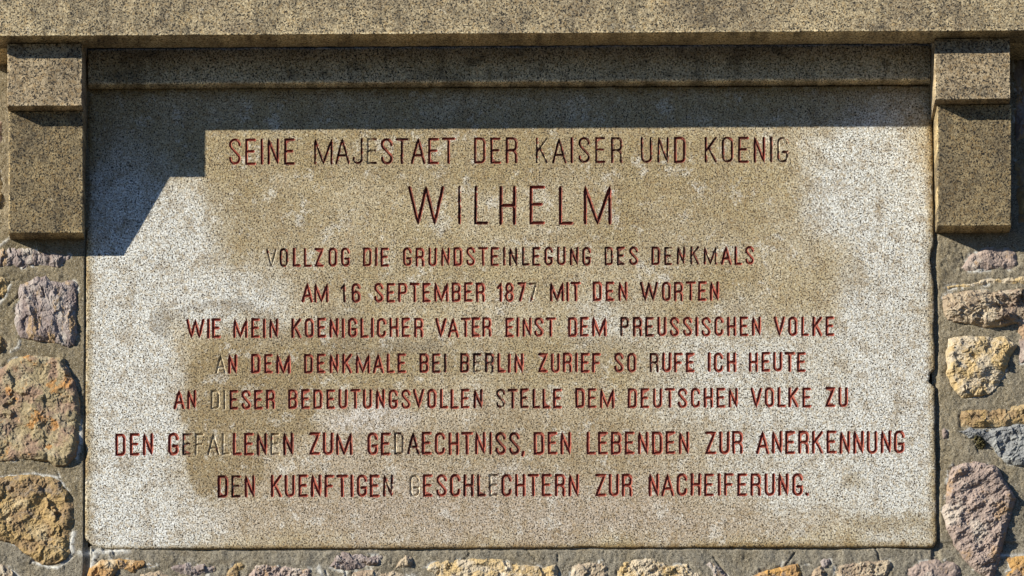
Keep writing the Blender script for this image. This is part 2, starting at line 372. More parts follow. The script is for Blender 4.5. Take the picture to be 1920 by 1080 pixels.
# ---------------------------------------------------------------- letters
def arc(cx_, cy_, rx, ry, a0, a1, n=6):
    return [(cx_+rx*math.cos(math.radians(a0+(a1-a0)*i/n)), cy_+ry*math.sin(math.radians(a0+(a1-a0)*i/n))) for i in range(n+1)]
def glyph(ch):
    w = {'W': .93, 'M': .69, 'A': .52, 'V': .52, 'T': .46, 'S': .39, 'I': 0, 'L': .32, 'E': .35, 'F': .35, 'Z': .42, 'K': .42, 'J': .34, '1': .16, '7': .36, '8': .38, '6': .37, ',': 0, '.': 0}.get(ch, .38)
    r = w/2; q = .15
    if ch == 'I': s = [[(0, 0), (0, 1)]]
    elif ch == 'E': s = [[(w, 1), (0, 1), (0, 0), (w, 0)], [(0, .52), (w*.82, .52)]]
    elif ch == 'F': s = [[(w, 1), (0, 1), (0, 0)], [(0, .50), (w*.82, .50)]]
    elif ch == 'L': s = [[(0, 1), (0, 0), (w, 0)]]
    elif ch == 'T': s = [[(0, 1), (w, 1)], [(r, 1), (r, 0)]]
    elif ch == 'H': s = [[(0, 0), (0, 1)], [(w, 0), (w, 1)], [(0, .5), (w, .5)]]
    elif ch == 'N': s = [[(0, 0), (0, 1), (w, 0), (w, 1)]]
    elif ch == 'M': s = [[(0, 0), (0, 1), (r, 0), (w, 1), (w, 0)]]
    elif ch == 'W': s = [[(0, 1), (w*.25, 0), (w*.5, 1), (w*.75, 0), (w, 1)]]
    elif ch == 'V': s = [[(0, 1), (r, 0), (w, 1)]]
    elif ch == 'A': s = [[(0, 0), (r, 1), (w, 0)], [(r*.34, .32), (w-r*.34, .32)]]
    elif ch == 'Z': s = [[(0, 1), (w, 1), (0, 0), (w, 0)]]
    elif ch == 'K': s = [[(0, 0), (0, 1)], [(w, 1), (.02, .46)], [(w*.30, .60), (w, 0)]]
    elif ch == 'D': s = [[(0, 0), (0, 1), (w-q, 1)] + arc(w-q, 1-q, q, q, 90, 0, 4) + arc(w-q, q, q, q, 0, -90, 4) + [(0, 0)]]
    elif ch == 'O': s = [arc(r, 1-r, r, r, 0, 180, 8) + arc(r, r, r, r, 180, 360, 8) + [(w, 1-r)]]
    elif ch == 'C': s = [[(w, .76)] + arc(r, 1-r, r, r, 0, 180, 8) + arc(r, r, r, r, 180, 360, 8) + [(w, .25)]]
    elif ch == 'G': s = [[(w, .76)] + arc(r, 1-r, r, r, 0, 180, 8) + arc(r, r, r, r, 180, 360, 8) + [(w, .40), (w*.5, .40)]]
    elif ch == 'U': s = [[(0, 1)] + arc(r, r, r, r, 180, 360, 8) + [(w, 1)]]
    elif ch == 'J': s = [[(w, 1)] + arc(r, r, r, r, 0, -180, 8) + [(0, .22)]]
    elif ch == 'S': s = [[(w, .77)] + arc(r, 1-r, r, r, 0, 180, 8) + [(.005, .74), (.05, .66), (w-.05, .35), (w-.005, .27)] + arc(r, r, r, r, 0, -180, 8) + [(0, .23)]]
    elif ch == 'P': s = [[(0, 0), (0, 1), (w-q, 1)] + arc(w-q, 1-q, q, q, 90, 0, 4) + arc(w-q, .48+q, q, q, 0, -90, 4) + [(0, .48)]]
    elif ch == 'R': s = [[(0, 0), (0, 1), (w-q, 1)] + arc(w-q, 1-q, q, q, 90, 0, 4) + arc(w-q, .50+q, q, q, 0, -90, 4) + [(0, .50)], [(w*.6, .50), (w*.88, .44), (w, .33), (w, 0)]]
    elif ch == 'B': s = [[(0, 0), (0, 1), (w-q, 1)] + arc(w-q, 1-q, q, q*.9, 90, 0, 4) + arc(w-q, .52+q, q, q, 0, -90, 4) + [(0, .52)], [(w-q, .52)] + arc(w-q, .52-q, q, q, 90, 0, 4) + arc(w-q, q, q, q, 0, -90, 4) + [(0, 0)]]
    elif ch == '1': s = [[(0, .76), (w, 1), (w, 0)]]
    elif ch == '7': s = [[(0, 1), (w, 1), (w*.25, 0)]]
    elif ch == '8': s = [arc(r, .76, r*.9, .24, 0, 360, 14), arc(r, .26, r, .26, 0, 360, 14)]
    elif ch == '6': s = [[(w, .80)] + arc(r, 1-r, r, r, 20, 180, 7) + arc(r, r, r, r, 180, 360, 8) + arc(r, .56-r, r, r, 0, 180, 8)]
    elif ch == ',': s = [[(0, .04), (-.04, -.12)]]
    elif ch == '.': s = [[(0, .04), (0.04, .0)]]
    return w, s
# line: half stroke, groove slope, left (top, base), right (top, base), words (text, x0, x1, paint wear digits)
LINES = [
 (2.65, 1.15, (429, 259.5, 309.5), (1479, 255.5, 305), [('SEINE', 429.2, 553, '98766'), ('MAJESTAET', 588, 853.5, '555465677'), ('DER', 888.5, 970.6, '666'), ('KAISER', 1004, 1167.5, '456555'), ('UND', 1201, 1285.6, '556'), ('KOENIG', 1320.6, 1479, '556654')]),
 (3.3, 1.1, (764, 349, 422), (1147, 347, 421), [('WILHELM', 764.6, 1147, '6556766')]),
 (2.65, 1.05, (497, 464.7, 501.2), (1414, 461, 496.5), [('VOLLZOG', 497.7, 656.6, '3577977'), ('DIE', 680.5, 730, '777'), ('GRUNDSTEINLEGUNG', 755.5, 1108.4, '7888888765566666'), ('DES', 1133, 1196.5, '556'), ('DENKMALS', 1221, 1414.4, '65555778')]),
 (2.9, 1.0, (565, 530.6, 568), (1348, 527, 564.5), [('AM', 565.4, 618, '87'), ('16', 638, 676.6, '57'), ('SEPTEMBER', 700.8, 909.7, '999999999'), ('1877', 931, 1008, '8974'), ('MIT', 1030, 1089.7, '688'), ('DEN', 1111, 1177, '999'), ('WORTEN', 1199.6, 1348.5, '677899')]),
 (2.95, .95, (348, 597, 634.8), (1565, 592.5, 630), [('WIE', 348.7, 414.6, '999'), ('MEIN', 437.4, 522.4, '9997'), ('KOENIGLICHER', 546.4, 793.5, '789999999999'), ('VATER', 815.6, 921.7, '89999'), ('EINST', 946.9, 1042.7, '99999'), ('DEM', 1064.7, 1137.3, '999'), ('PREUSSISCHEN', 1162.5, 1427, '566899999999'), ('VOLKE', 1451, 1565, '99999')]),
 (2.95, .95, (402, 664, 701.3), (1511, 659.5, 697.4), [('AN', 402.7, 447, '09'), ('DEM', 471, 545.7, '999'), ('DENKMALE', 569.6, 762, '79999999'), ('BEI', 786.4, 837.9, '765'), ('BERLIN', 862.5, 981.6, '645888'), ('ZURIEF', 1008, 1127.3, '999999'), ('SO', 1151.7, 1193.6, '77'), ('RUFE', 1218, 1302.5, '5999'), ('ICH', 1327, 1380.4, '999'), ('HEUTE', 1403.9, 1511.7, '99999')]),
 (2.95, .95, (325, 731, 768.3), (1590, 725.5, 764), [('AN', 324.8, 370.3, '98'), ('DIESER', 394.7, 516.5, '016989'), ('BEDEUTUNGSVOLLEN', 540.4, 905, '9999999999999996'), ('STELLE', 929.6, 1053.5, '566678'), ('DEM', 1078, 1153, '789'), ('DEUTSCHEN', 1176.8, 1384, '899999999'), ('VOLKE', 1406.3, 1521.3, '99999'), ('ZU', 1547.4, 1589.6, '99')]),
 (3.1, .95, (216, 812, 855), (1697, 806.5, 850.6), [('DEN', 216, 288, '999'), ('GEFALLENEN', 315.4, 551, '9413189636'), ('ZUM', 579.4, 661, '997'), ('GEDAECHTNISS,', 688.3, 984.5, '9745789997668'), ('DEN', 1000.8, 1070.6, '899'), ('LEBENDEN', 1099.3, 1292.7, '99999999'), ('ZUR', 1321.3, 1393.3, '999'), ('ANERKENNUNG', 1417.5, 1696.7, '99999999999')]),
 (3.1, .95, (407, 890.3, 933.3), (1506, 886.5, 930), [('DEN', 407.6, 478.6, '657'), ('KUENFTIGEN', 506.8, 737.8, '9999999985'), ('GESCHLECHTERN', 767.2, 1085.7, '2897664788999'), ('ZUR', 1115.7, 1186, '999'), ('NACHEIFERUNG.', 1215.4, 1515.5, '9999999999998')]),
]
def offset_poly(pl, hw):
    pl = [np.array(p) for p in pl]
    closed = np.linalg.norm(pl[0]-pl[-1]) < .05
    if closed: pl = pl[:-1]
    n = len(pl); L, R = [], []
    rngi = range(n)
    def nrm(a, b):
        d = b-a; d = d/np.linalg.norm(d); return np.array([-d[1], d[0]])
    for i in rngi:
        if closed: n1, n2 = nrm(pl[i-1], pl[i]), nrm(pl[i], pl[(i+1) % n])
        else:
            n1 = nrm(pl[i-1], pl[i]) if i > 0 else nrm(pl[0], pl[1]); n2 = nrm(pl[i], pl[i+1]) if i < n-1 else n1
        m = n1+n2; lm = np.linalg.norm(m); m = m/lm if lm > 1e-6 else n1
        k = min(1.3, 1/max(.2, float(np.dot(m, n1)))); 
        L.append(pl[i]+m*hw*k); R.append(pl[i]-m*hw*k)
    if closed: return [L, R], True
    def cap(c, p, q):      # from p round to q about c
        a0 = math.atan2(*(p-c)[::-1]); out = []
        for j in range(1, 4): out.append(c+hw*np.array([math.cos(a0-math.pi*j/4), math.sin(a0-math.pi*j/4)]))
        return out
    loop = L + cap(pl[-1], L[-1], R[-1]) + R[::-1] + cap(pl[0], R[0], L[0])
    return [loop], False
cells = []; word_data = []; slab_parts_V = []; slab_parts_F = []
def seg_dist(pts, segs):
    d = np.full(len(pts), 1e9); who = np.zeros(len(pts), int)
    for (a, b, hwk, li) in segs:
        ab = b-a; t = np.clip(((pts-a)@ab)/max(ab@ab, 1e-9), 0, 1); q = np.linalg.norm(pts-(a+t[:, None]*ab), axis=1)/hwk
        m = q < d; d[m] = q[m]; who[m] = li
    return d, who
for (hw, slope, lf, rt, words) in LINES:
    for (txt, x0, x1, pw) in words:
        xm = (x0+x1)/2; f = lambda x: (x-lf[0])/(rt[0]-lf[0])
        Hh = (lf[2]-lf[1])*(1-f(xm)) + (rt[2]-rt[1])*f(xm); s = Hh-2*hw
        G = [glyph(c) for c in txt]; tot = sum(gw*s for gw, _ in G) + 2*hw
        ng = len(G)-1; gaps = [1.0]*ng
        for i in range(ng):            # tighter next to open shapes
            if txt[i] in 'LTAV' or txt[i+1] in 'TAVJ': gaps[i] = .82
            if txt[i+1] in ',.': gaps[i] = .85
        gap = (x1-x0-tot)/max(sum(gaps), 1); segs = []; verts = []; edges = []
        X = x0+hw
        for li, (gw, st) in enumerate(G):
            fx = f(X+gw*s/2); yt = lf[1]*(1-fx)+rt[1]*fx; yb_ = lf[2]*(1-fx)+rt[2]*fx
            jx, jy = random.uniform(-.5, .5), random.uniform(-.6, .6); sh = random.uniform(-.012, .012); hk = hw*random.uniform(.93, 1.06)
            wv = int(pw[li])
            if wv <= 5: hk *= .93
            for pl in st:
                q = [(X+jx+px_*s+sh*(py_-.5)*s, yb_-hw+jy-py_*s) for px_, py_ in pl]
                q = [q[0]] + [b_ for a_, b_ in zip(q[:-1], q[1:]) if math.dist(a_, b_) > .15]
                # resample long strokes so the chiselled edge wavers
                r_ = [q[0]]
                for a_, b_ in zip(q[:-1], q[1:]):
                    L_ = math.dist(a_, b_); k_ = max(1, int(L_/7))
                    for t_ in range(1, k_+1):
                        u_ = t_/k_; w_ = 0 if t_ == k_ else .22
                        r_.append((a_[0]+(b_[0]-a_[0])*u_+random.uniform(-w_, w_), a_[1]+(b_[1]-a_[1])*u_+random.uniform(-w_, w_)))
                q = r_
                loops, closed = offset_poly(q, hk)
                for lp in loops:
                    n0 = len(verts); verts += [tuple(p+np.array([random.uniform(-.22, .22), random.uniform(-.22, .22)])) for p in lp]
                    edges += [(n0+i, n0+(i+1) % len(lp)) for i in range(len(lp))]
                n0 = len(verts); verts += q; edges += [(n0+i, n0+i+1) for i in range(len(q)-1)]
                segs += [(np.array(a_), np.array(b_), hk, li) for a_, b_ in zip(q[:-1], q[1:])]
            X += gw*s + (gap*gaps[li] if li < ng else 0)
        va = np.array(verts); cx0, cx1, cy0, cy1 = va[:, 0].min()-3, va[:, 0].max()+3, va[:, 1].min()-3, va[:, 1].max()+3
        n0 = len(verts); verts += [(cx0, cy0), (cx1, cy0), (cx1, cy1), (cx0, cy1)]; edges += [(n0, n0+1), (n0+1, n0+2), (n0+2, n0+3), (n0+3, n0)]
        ov, oe, of, *_ = delaunay_2d_cdt([Vector(v) for v in verts], edges, [], 0, 0.01, False)
        pts = np.array([tuple(v) for v in ov]); tri = np.array([tuple(t) for t in of if len(t) == 3])
        d, who = seg_dist(pts, segs)
        depth = hw*slope*1.55*np.where(d > .86, 0, np.clip(1-d, 0, 1))
        cen = pts[tri].mean(1); dc, _ = seg_dist(cen, segs)
        ins = (depth[tri].max(1) > 0.05)
        W3 = P(pts[:, 0], pts[:, 1], 0); W3[:, 1] += depth*U
        paint = np.array([int(pw[k])/9 for k in who])
        def sub(fs):
            used = np.unique(fs); rem = np.full(len(pts), -1); rem[used] = np.arange(len(used)); return used, rem[fs]
        uo, fo = sub(tri[~ins]); _, whf = seg_dist(cen, segs); lets = []
        for li in range(len(txt)):
            ui, fi = sub(tri[ins & (whf == li)]); lets.append((txt[li], W3[ui], fi, paint[ui]))
        word_data.append((txt, lets))
        slab_parts_V.append(W3[uo]); slab_parts_F.append(fo); cells.append((cx0, cy0, cx1, cy1))

# ---------------------------------------------------------------- tablet
SL = dict(l=((163.5, 165), (158, 1029)), r=((1748, 158), (1756.5, 1025)))
def slab_outline():
    pts = []
    def side(a, b, n):
        for i in range(n): pts.append((a[0]+(b[0]-a[0])*i/n, a[1]+(b[1]-a[1])*i/n))
    rr = 14
    side((163.5, 166), (1747.6, 160), 400); side((1747.6, 160), (1756.4, 1025-rr), 240)
    for i in range(8):
        a = math.radians(90*i/8); pts.append((1756.5-rr+rr*math.cos(a), 1025.5-rr+rr*math.sin(a)))
    side((1756.5-rr, 1025.5), (176, 1029.5), 400)
    side((176, 1029.5), (158.6, 1015), 8); side((158.6, 1015), (163.5, 166), 230)
    p = np.array(pts); c = p.mean(0); nx = np.roll(p, -1, 0)-np.roll(p, 1, 0); nx /= np.maximum(np.linalg.norm(nx, axis=1), 1e-6)[:, None]
    inn = np.stack([-nx[:, 1], nx[:, 0]], 1)     # inwards for a clockwise (screen) loop
    t = np.arange(len(p))*4.
    amp = .5*fbm(t, t*0, 30, 3, 4) + 1.6*np.maximum(0, fbm(t, t*0+9, 22, 5, 4)-.22)*2
    # the notch in the right edge and small losses near it
    for (X_, Y_, dp, wd) in [(1752, 708, 12, 13), (1748, 500, 5, 22), (1747, 478, 4, 14), (166, 1024, 5, 16), (1750, 620, 2.5, 20), (159, 850, 3, 10), (1100, 1027, 2, 30)]:
        dd = np.hypot(p[:, 0]-X_, p[:, 1]-Y_); amp = amp + dp*np.exp(-(dd/wd)**4)*(1+.3*fbm(t, t*0+3, 8, 8))
    return p, inn, amp
p0, inn, amp = slab_outline()
# rings: (inset, how far the surface sits back)
rings = [(0, 45), (0, 5.5), (.5, 2.6), (1.6, 1.0), (3.4, .25), (6.0, 0)]
RV = []
for (ins_, bk) in rings:
    q = p0 + inn*(amp+ins_)[:, None] if ins_ < 5.9 else p0 + inn*np.maximum(amp*1.15+ins_, 6)[:, None]
    w3 = P(q[:, 0], q[:, 1], 0); w3[:, 1] += U*bk*(1+.4*fbm(np.arange(len(q))*4., np.arange(len(q))*0., 18, 9)) if bk not in (0, 45) else U*bk
    RV.append(w3)
last2d = q
nR = len(p0); ringF = []
for k in range(len(rings)-1):
    i = np.arange(nR); j = (i+1) % nR
    ringF.append(np.stack([k*nR+i, (k+1)*nR+i, (k+1)*nR+j, k*nR+j], 1))
ringV = np.vstack(RV); ringF = np.vstack(ringF)
V2 = [tuple(v) for v in last2d]; E2 = [(i, (i+1) % nR) for i in range(nR)]
for (a, b, c, d) in cells:
    n0 = len(V2); V2 += [(a, b), (c, b), (c, d), (a, d)]; E2 += [(n0, n0+1), (n0+1, n0+2), (n0+2, n0+3), (n0+3, n0)]
ov, oe, of, *_ = delaunay_2d_cdt([Vector(v) for v in V2], E2, [], 0, 0.001, False)
pts = np.array([tuple(v) for v in ov]); tri = np.array([tuple(t) for t in of]); cen = pts[tri].mean(1)
keep = np.ones(len(tri), bool)
for (a, b, c, d) in cells: keep &= ~((cen[:, 0] > a) & (cen[:, 0] < c) & (cen[:, 1] > b) & (cen[:, 1] < d))
def inpoly(x, y, poly):
    ins = np.zeros(np.shape(x), bool); n = len(poly)
    for i in range(n):
        x1_, y1_ = poly[i]; x2_, y2_ = poly[(i+1) % n]
        if y1_ == y2_: continue
        ins ^= ((y1_ > y) != (y2_ > y)) & (x < (x2_-x1_)*(y-y1_)/(y2_-y1_)+x1_)
    return ins
keep &= inpoly(cen[:, 0], cen[:, 1], last2d)
allV = [ringV, P(pts[:, 0], pts[:, 1], 0)]; allF = [ringF[:, [0, 1, 2]], ringF[:, [0, 2, 3]], tri[keep]+len(ringV)]
off = len(ringV)+len(pts)
for v, f in zip(slab_parts_V, slab_parts_F): allV.append(v); allF.append(f+off); off += len(v)
tabl = link('inscription_tablet', np.vstack(allV), np.vstack(allF).astype(np.int32), MT)
tag(tabl, 'pale speckled granite tablet engraved with nine lines of red lettering', 'stone tablet')
for (txt, lets) in word_data:
    allv = np.vstack([l[1] for l in lets]); base = ((allv[:, 0].min()+allv[:, 0].max())/2, 0., allv[:, 2].min()); pa = np.concatenate([l[3] for l in lets])
    wd = empty('engraved_word', base); wd.parent = tabl; wd.location = np.array(base)-np.array(tabl['_o'])
    wd['label'] = ('large ' if txt == 'WILHELM' else '') + ('number ' if txt.isdigit() else 'word ') + txt.strip(',.') + ' cut into the granite, ' + ('painted red' if pa.mean() > .8 else 'its red paint partly worn away')
    for (ch, v, f, p_) in lets:
        o = link('punctuation_mark' if ch in ',.' else 'numeral' if ch.isdigit() else 'letter', v, f.astype(np.int32), MP, wd, attrs={'paint': p_})
        if p_.mean() < .25: o['label'] = 'letter '+ch+' with its paint gone'

# ---------------------------------------------------------------- rubble wall
def cp(ox, oy, sc, pts): return [(ox+x/sc, oy+y/sc) for x, y in pts]
c3 = lambda p: cp(0, 440, 3.375, p); c4 = lambda p: cp(0, 740, 3.175, p); c5 = lambda p: cp(1680, 440, 3.375, p); c6 = lambda p: cp(1680, 740, 3.175, p)
b1 = lambda p: cp(140, 980, 3.84, p); b2 = lambda p: cp(600, 980, 3.84, p); b3 = lambda p: cp(1060, 980, 4.364, p); b4 = lambda p: cp(1460, 960, 4.174, p)
# outline, stone kind, how proud it stands, facet size, tilt/ruggedness, label
STONES = [
 (c3([(-60, 100), (20, 85), (90, 78), (160, 85), (195, 82), (230, 90), (300, 118), (380, 122), (445, 128), (440, 145), (400, 175), (370, 205), (280, 195), (210, 195), (130, 212), (60, 208), (0, 212), (-60, 205)]), 'purple', 6, 14, 1.2),
 (c3([(125, 310), (190, 295), (235, 258), (260, 268), (290, 252), (320, 290), (400, 300), (430, 285), (470, 292), (492, 320), (485, 400), (480, 520), (485, 610), (470, 700), (430, 712), (390, 690), (270, 675), (200, 665), (130, 650), (105, 600), (92, 530), (100, 470), (120, 380)]), 'purple', 11, 15, .8),
 (c3([(-60, 262), (0, 270), (40, 275), (58, 300), (45, 350), (25, 395), (0, 420), (-60, 420)]), 'ochre', 7, 14, 1),
 (c3([(-60, 640), (0, 640), (35, 660), (48, 700), (30, 725), (0, 752), (-60, 765)]), 'ochre', 7, 14, 1),
 ([(-24, 705), (5, 690), (20, 675), (45, 667), (80, 668), (118, 672), (128, 690), (140, 720), (148, 750), (152, 790), (148, 830), (142, 855), (125, 872), (105, 875), (90, 865), (60, 862), (30, 863), (0, 865), (-30, 868)], 'mixed', 14, 28, .8),
 (c4([(-90, 500), (0, 492), (110, 478), (200, 478), (300, 490), (360, 510), (400, 570), (430, 620), (440, 670), (435, 760), (420, 830), (410, 880), (420, 940), (390, 980), (330, 1010), (250, 1010), (190, 970), (130, 930), (90, 890), (0, 860), (-90, 850)]), 'ochre', 9, 20, 1),
 (c4([(-40, 1000), (20, 1010), (60, 1035), (90, 1065), (150, 1120), (140, 1180), (-60, 1180)]), 'taupe', 5, 12, 1),
 (b1([(95, 370), (130, 300), (180, 270), (270, 262), (380, 268), (440, 280), (500, 275), (560, 300), (590, 305), (560, 325), (480, 335), (440, 360), (380, 355), (320, 345), (290, 375), (250, 430), (95, 430)]), 'rust', 7, 12, 1.2),
 (b1([(690, 320), (740, 300), (800, 290), (870, 298), (950, 290), (1005, 310), (1015, 340), (960, 375), (880, 388), (790, 375), (740, 365)]), 'purple', 5, 13, 1),
 (b1([(1050, 385), (1120, 330), (1160, 285), (1200, 280), (1220, 310), (1200, 350), (1190, 430), (1050, 430)]), 'ochre', 6, 12, 1),
 (b1([(1255, 380), (1290, 310), (1330, 290), (1400, 310), (1500, 300), (1560, 320), (1640, 315), (1700, 330), (1710, 430), (1250, 430)]), 'pink', 6, 10, 1.5),
 (b2([(65, 318), (100, 270), (120, 212), (170, 205), (250, 215), (340, 232), (410, 228), (455, 240), (440, 290), (400, 305), (330, 305), (300, 325), (200, 335), (120, 325)]), 'purple', 7, 13, 1.4),
 (b2([(545, 322), (580, 255), (620, 228), (665, 245), (672, 300), (640, 325)]), 'taupe', 6, 10, 1),
 (b2([(750, 330), (800, 290), (880, 268), (1000, 262), (1100, 258), (1200, 245), (1250, 262), (1380, 270), (1480, 300), (1600, 315), (1700, 300), (1712, 340), (1710, 440), (870, 440), (800, 375)]), 'cream', 8, 16, 1.1),
 (b3([(25, 470), (60, 350), (110, 325), (200, 318), (300, 310), (352, 350), (345, 420), (330, 490), (30, 490)]), 'taupe', 6, 12, 1),
 (b3([(415, 490), (430, 330), (500, 315), (600, 300), (650, 290), (730, 295), (790, 325), (840, 350), (940, 330), (1000, 335), (1060, 380), (1098, 430), (1100, 490)]), 'cream', 7, 11, 1.4),
 (b3([(1150, 335), (1190, 310), (1230, 330), (1280, 380), (1330, 430), (1345, 490), (1210, 490), (1190, 390)]), 'purple', 6, 10, 1),
 ([(1405, 1086), (1422, 1072), (1450, 1066), (1470, 1062), (1495, 1056), (1503, 1072), (1500, 1100), (1405, 1100)], 'rust', 6, 12, 1),
 (b4([(325, 385), (350, 362), (405, 365), (405, 415), (370, 442), (335, 425)]), 'purple', 4, 8, 1),
 (b4([(440, 415), (520, 398), (600, 390), (680, 375), (760, 380), (860, 370), (888, 400), (880, 450), (850, 490), (700, 540), (440, 540)]), 'taupe', 7, 12, 1.4),
 (b4([(1003, 440), (1060, 395), (1150, 375), (1230, 368), (1300, 373), (1370, 385), (1410, 420), (1425, 470), (1410, 540), (1020, 540)]), 'pink', 6, 16, .9),
 (b4([(1780, 345), (1850, 338), (1990, 342), (2000, 560), (1770, 560), (1780, 460), (1822, 440), (1790, 380)]), 'rust', 7, 18, 1),
 (c5([(420, 200), (470, 120), (560, 80), (640, 70), (720, 75), (765, 110), (772, 180), (750, 210), (670, 214), (600, 215), (520, 230), (450, 222)]), 'pink', 5, 12, 1.1),
 (c5([(320, 322), (400, 308), (500, 285), (600, 272), (700, 265), (860, 252), (860, 300), (740, 308), (640, 302), (560, 314), (400, 334), (330, 340)]), 'cream', 5, 14, .8),
 (c5([(288, 380), (380, 362), (460, 352), (540, 345), (640, 355), (720, 350), (760, 342), (900, 340), (900, 540), (780, 548), (720, 560), (660, 575), (570, 582), (500, 562), (420, 550), (330, 540), (305, 480)]), 'taupe', 15, 20, 1.6),
 (c5([(335, 655), (420, 640), (520, 640), (620, 650), (690, 642), (760, 700), (730, 760), (710, 800), (690, 870), (650, 950), (600, 1000), (540, 1018), (420, 1028), (360, 970), (325, 880), (325, 760)]), 'cream', 17, 20, .85),
 (c6([(388, 100), (450, 85), (560, 85), (660, 75), (740, 55), (860, 35), (860, 172), (700, 180), (500, 192), (390, 190), (383, 140)]), 'ochre', 9, 14, 1.1),
 (c6([(378, 215), (440, 200), (560, 200), (700, 182), (860, 176), (860, 430), (720, 418), (650, 398), (610, 355), (590, 312), (540, 275), (440, 252)]), 'slate', 14, 19, 1.2),
 (c6([(335, 430), (400, 405), (480, 395), (530, 410), (580, 415), (610, 450), (650, 510), (690, 570), (712, 612), (690, 700), (660, 790), (640, 880), (620, 960), (590, 1070), (560, 1100), (460, 1030), (390, 950), (350, 880), (300, 790), (275, 700), (290, 640), (310, 540), (320, 470)]), 'pink', 18, 14, .8),
 (c6([(268, 205), (290, 188), (312, 215), (305, 255), (275, 268)]), 'pink', 3, 8, .8),
 ([(1903, 108), (1960, 100), (1965, 250), (1905, 262), (1900, 180)], 'purple', 5, 22, 1),
 ([(1902, 300), (1960, 290), (1965, 425), (1910, 415)], 'ochre', 5, 22, 1),
 ([(-60, 150), (-8, 160), (-5, 205), (-60, 215)], 'ochre', 6, 22, 1),
 ([(-70, 225), (3, 228), (5, 262), (-10, 275), (-70, 280)], 'pink', 6, 16, 1),
 ([(-70, 310), (-4, 305), (4, 350), (-3, 400), (-70, 410)], 'mixed', 6, 20, 1),
 ([(1908, 600), (1990, 590), (1995, 690), (1915, 680)], 'pink', 7, 20, 1.2),
 ([(1520, 1082), (1528, 1066), (1540, 1060), (1548, 1072), (1546, 1090), (1522, 1090)], 'taupe', 5, 10, 1.2),
 ([(250, 1096), (262, 1074), (300, 1068), (318, 1080), (320, 1100)], 'taupe', 4, 10, 1),
 ([(655, 1100), (662, 1072), (700, 1066), (760, 1072), (788, 1084), (790, 1100)], 'taupe', 4, 12, 1),
 ([(1012, 1000), (1012, 999)], None, 0, 0, 0),
]
STONES = [s for s in STONES if s[1]]
kinds = list(MS)
def rnd_poly(cx_, cy_, rx, ry):
    n = 11; return [(cx_+rx*random.uniform(.85, 1.05)*math.copysign(abs(math.cos(t))**.7, math.cos(t)), cy_+ry*random.uniform(.85, 1.05)*math.copysign(abs(math.sin(t))**.7, math.sin(t))) for t in [2*math.pi*i/n+random.uniform(-.15, .15) for i in range(n)]]
# the wall goes on past the frame
for y in range(150, 1180, 118):
    for x in (-135, 2060): STONES.append((rnd_poly(x+random.uniform(-6, 6), y+random.uniform(-8, 8), 58, 46), random.choice(kinds), 8, 20, 1.1))
for x in range(-110, 2140, 150): STONES.append((rnd_poly(x+random.uniform(-8, 8), 1170+random.uniform(-8, 8), 62, 42), random.choice(kinds), 8, 20, 1.1))
def sdf(x, y, poly):
    d = np.full(x.shape, 1e9); n = len(poly)
    for i in range(n):
        ax, ay = poly[i]; bx, by = poly[(i+1) % n]; vx, vy = bx-ax, by-ay; L2 = vx*vx+vy*vy+1e-9
        t = np.clip(((x-ax)*vx+(y-ay)*vy)/L2, 0, 1); d = np.minimum(d, np.hypot(x-ax-t*vx, y-ay-t*vy))
    return np.where(inpoly(x, y, poly), d, -d)
def mortar_base(x, y):
    """how far the mortar stands in front of the tablet's face, in pixel units"""
    right = sstep(1600, 1750, x); bot = sstep(1010, 1030, y)*(1-sstep(0, 260, -(x-160)+0)) 
    return -1.2 - 5.5*right - 3.6*bot*(1-right)*sstep(200, 420, x)
wall = empty('rubble_wall', P(960, 1290, -40)); tag(wall, 'rubble masonry wall of purple, ochre and grey stones set round the tablet', 'wall')
step = 2.0
xs = np.arange(-210, 2130, step); ys = np.arange(-60, 1230, step); XX, YY = np.meshgrid(xs, ys)
sd_near = np.full(XX.shape, -1e9)
for (poly, *_r) in STONES:
    pa = np.array(poly); i0, i1 = np.searchsorted(ys, [pa[:, 1].min()-16, pa[:, 1].max()+16]); j0, j1 = np.searchsorted(xs, [pa[:, 0].min()-16, pa[:, 0].max()+16])
    if i1 > i0 and j1 > j0:
        s_ = sdf(XX[i0:i1, j0:j1], YY[i0:i1, j0:j1], poly); sd_near[i0:i1, j0:j1] = np.maximum(sd_near[i0:i1, j0:j1], s_)
xl = 163.5+(YY-166)/863*(-5); xr = 1748+(YY-160)/865*8.6; yb0 = 1029.5+(XX-160)/1597*(-4)
dl = xl-XX; dr = XX-xr; db = YY-yb0; dslab = np.maximum(np.maximum(dl, dr), np.maximum(db, 150-YY))
md = mortar_base(XX, YY) + 1.8*np.abs(fbm(XX, YY, 26, 68, 4)) + 2.4*fbm(XX, YY, 70, 61, 3) + 1.9*fbm(XX, YY, 18, 62, 4) + 1.1*fbm(XX, YY, 5, 63, 3) + 1.5*np.maximum(0, fbm(XX, YY, 4.5, 69, 2)-.35)*2
md += 1.6*np.maximum(0, fbm(XX*1.2, YY*.8, 34, 64, 2))*1.2
rough_zone = np.exp(-((XX-1800)/60)**2-((YY-485)/40)**2) + np.exp(-((XX-170)/30)**2-((YY-1040)/10)**2)
md += rough_zone*2.6*fbm(XX, YY, 8, 66, 3)
md = md - 1.6*np.exp(-(np.maximum(-sd_near, 0)/3.0))*(fbm(XX, YY, 30, 65, 2) > -.2)     # raked a little round the stones
md += 1.6*np.exp(-((np.maximum(-sd_near, 0)-6)/3)**2)*np.maximum(0, fbm(XX, YY, 40, 67, 2)+.2)
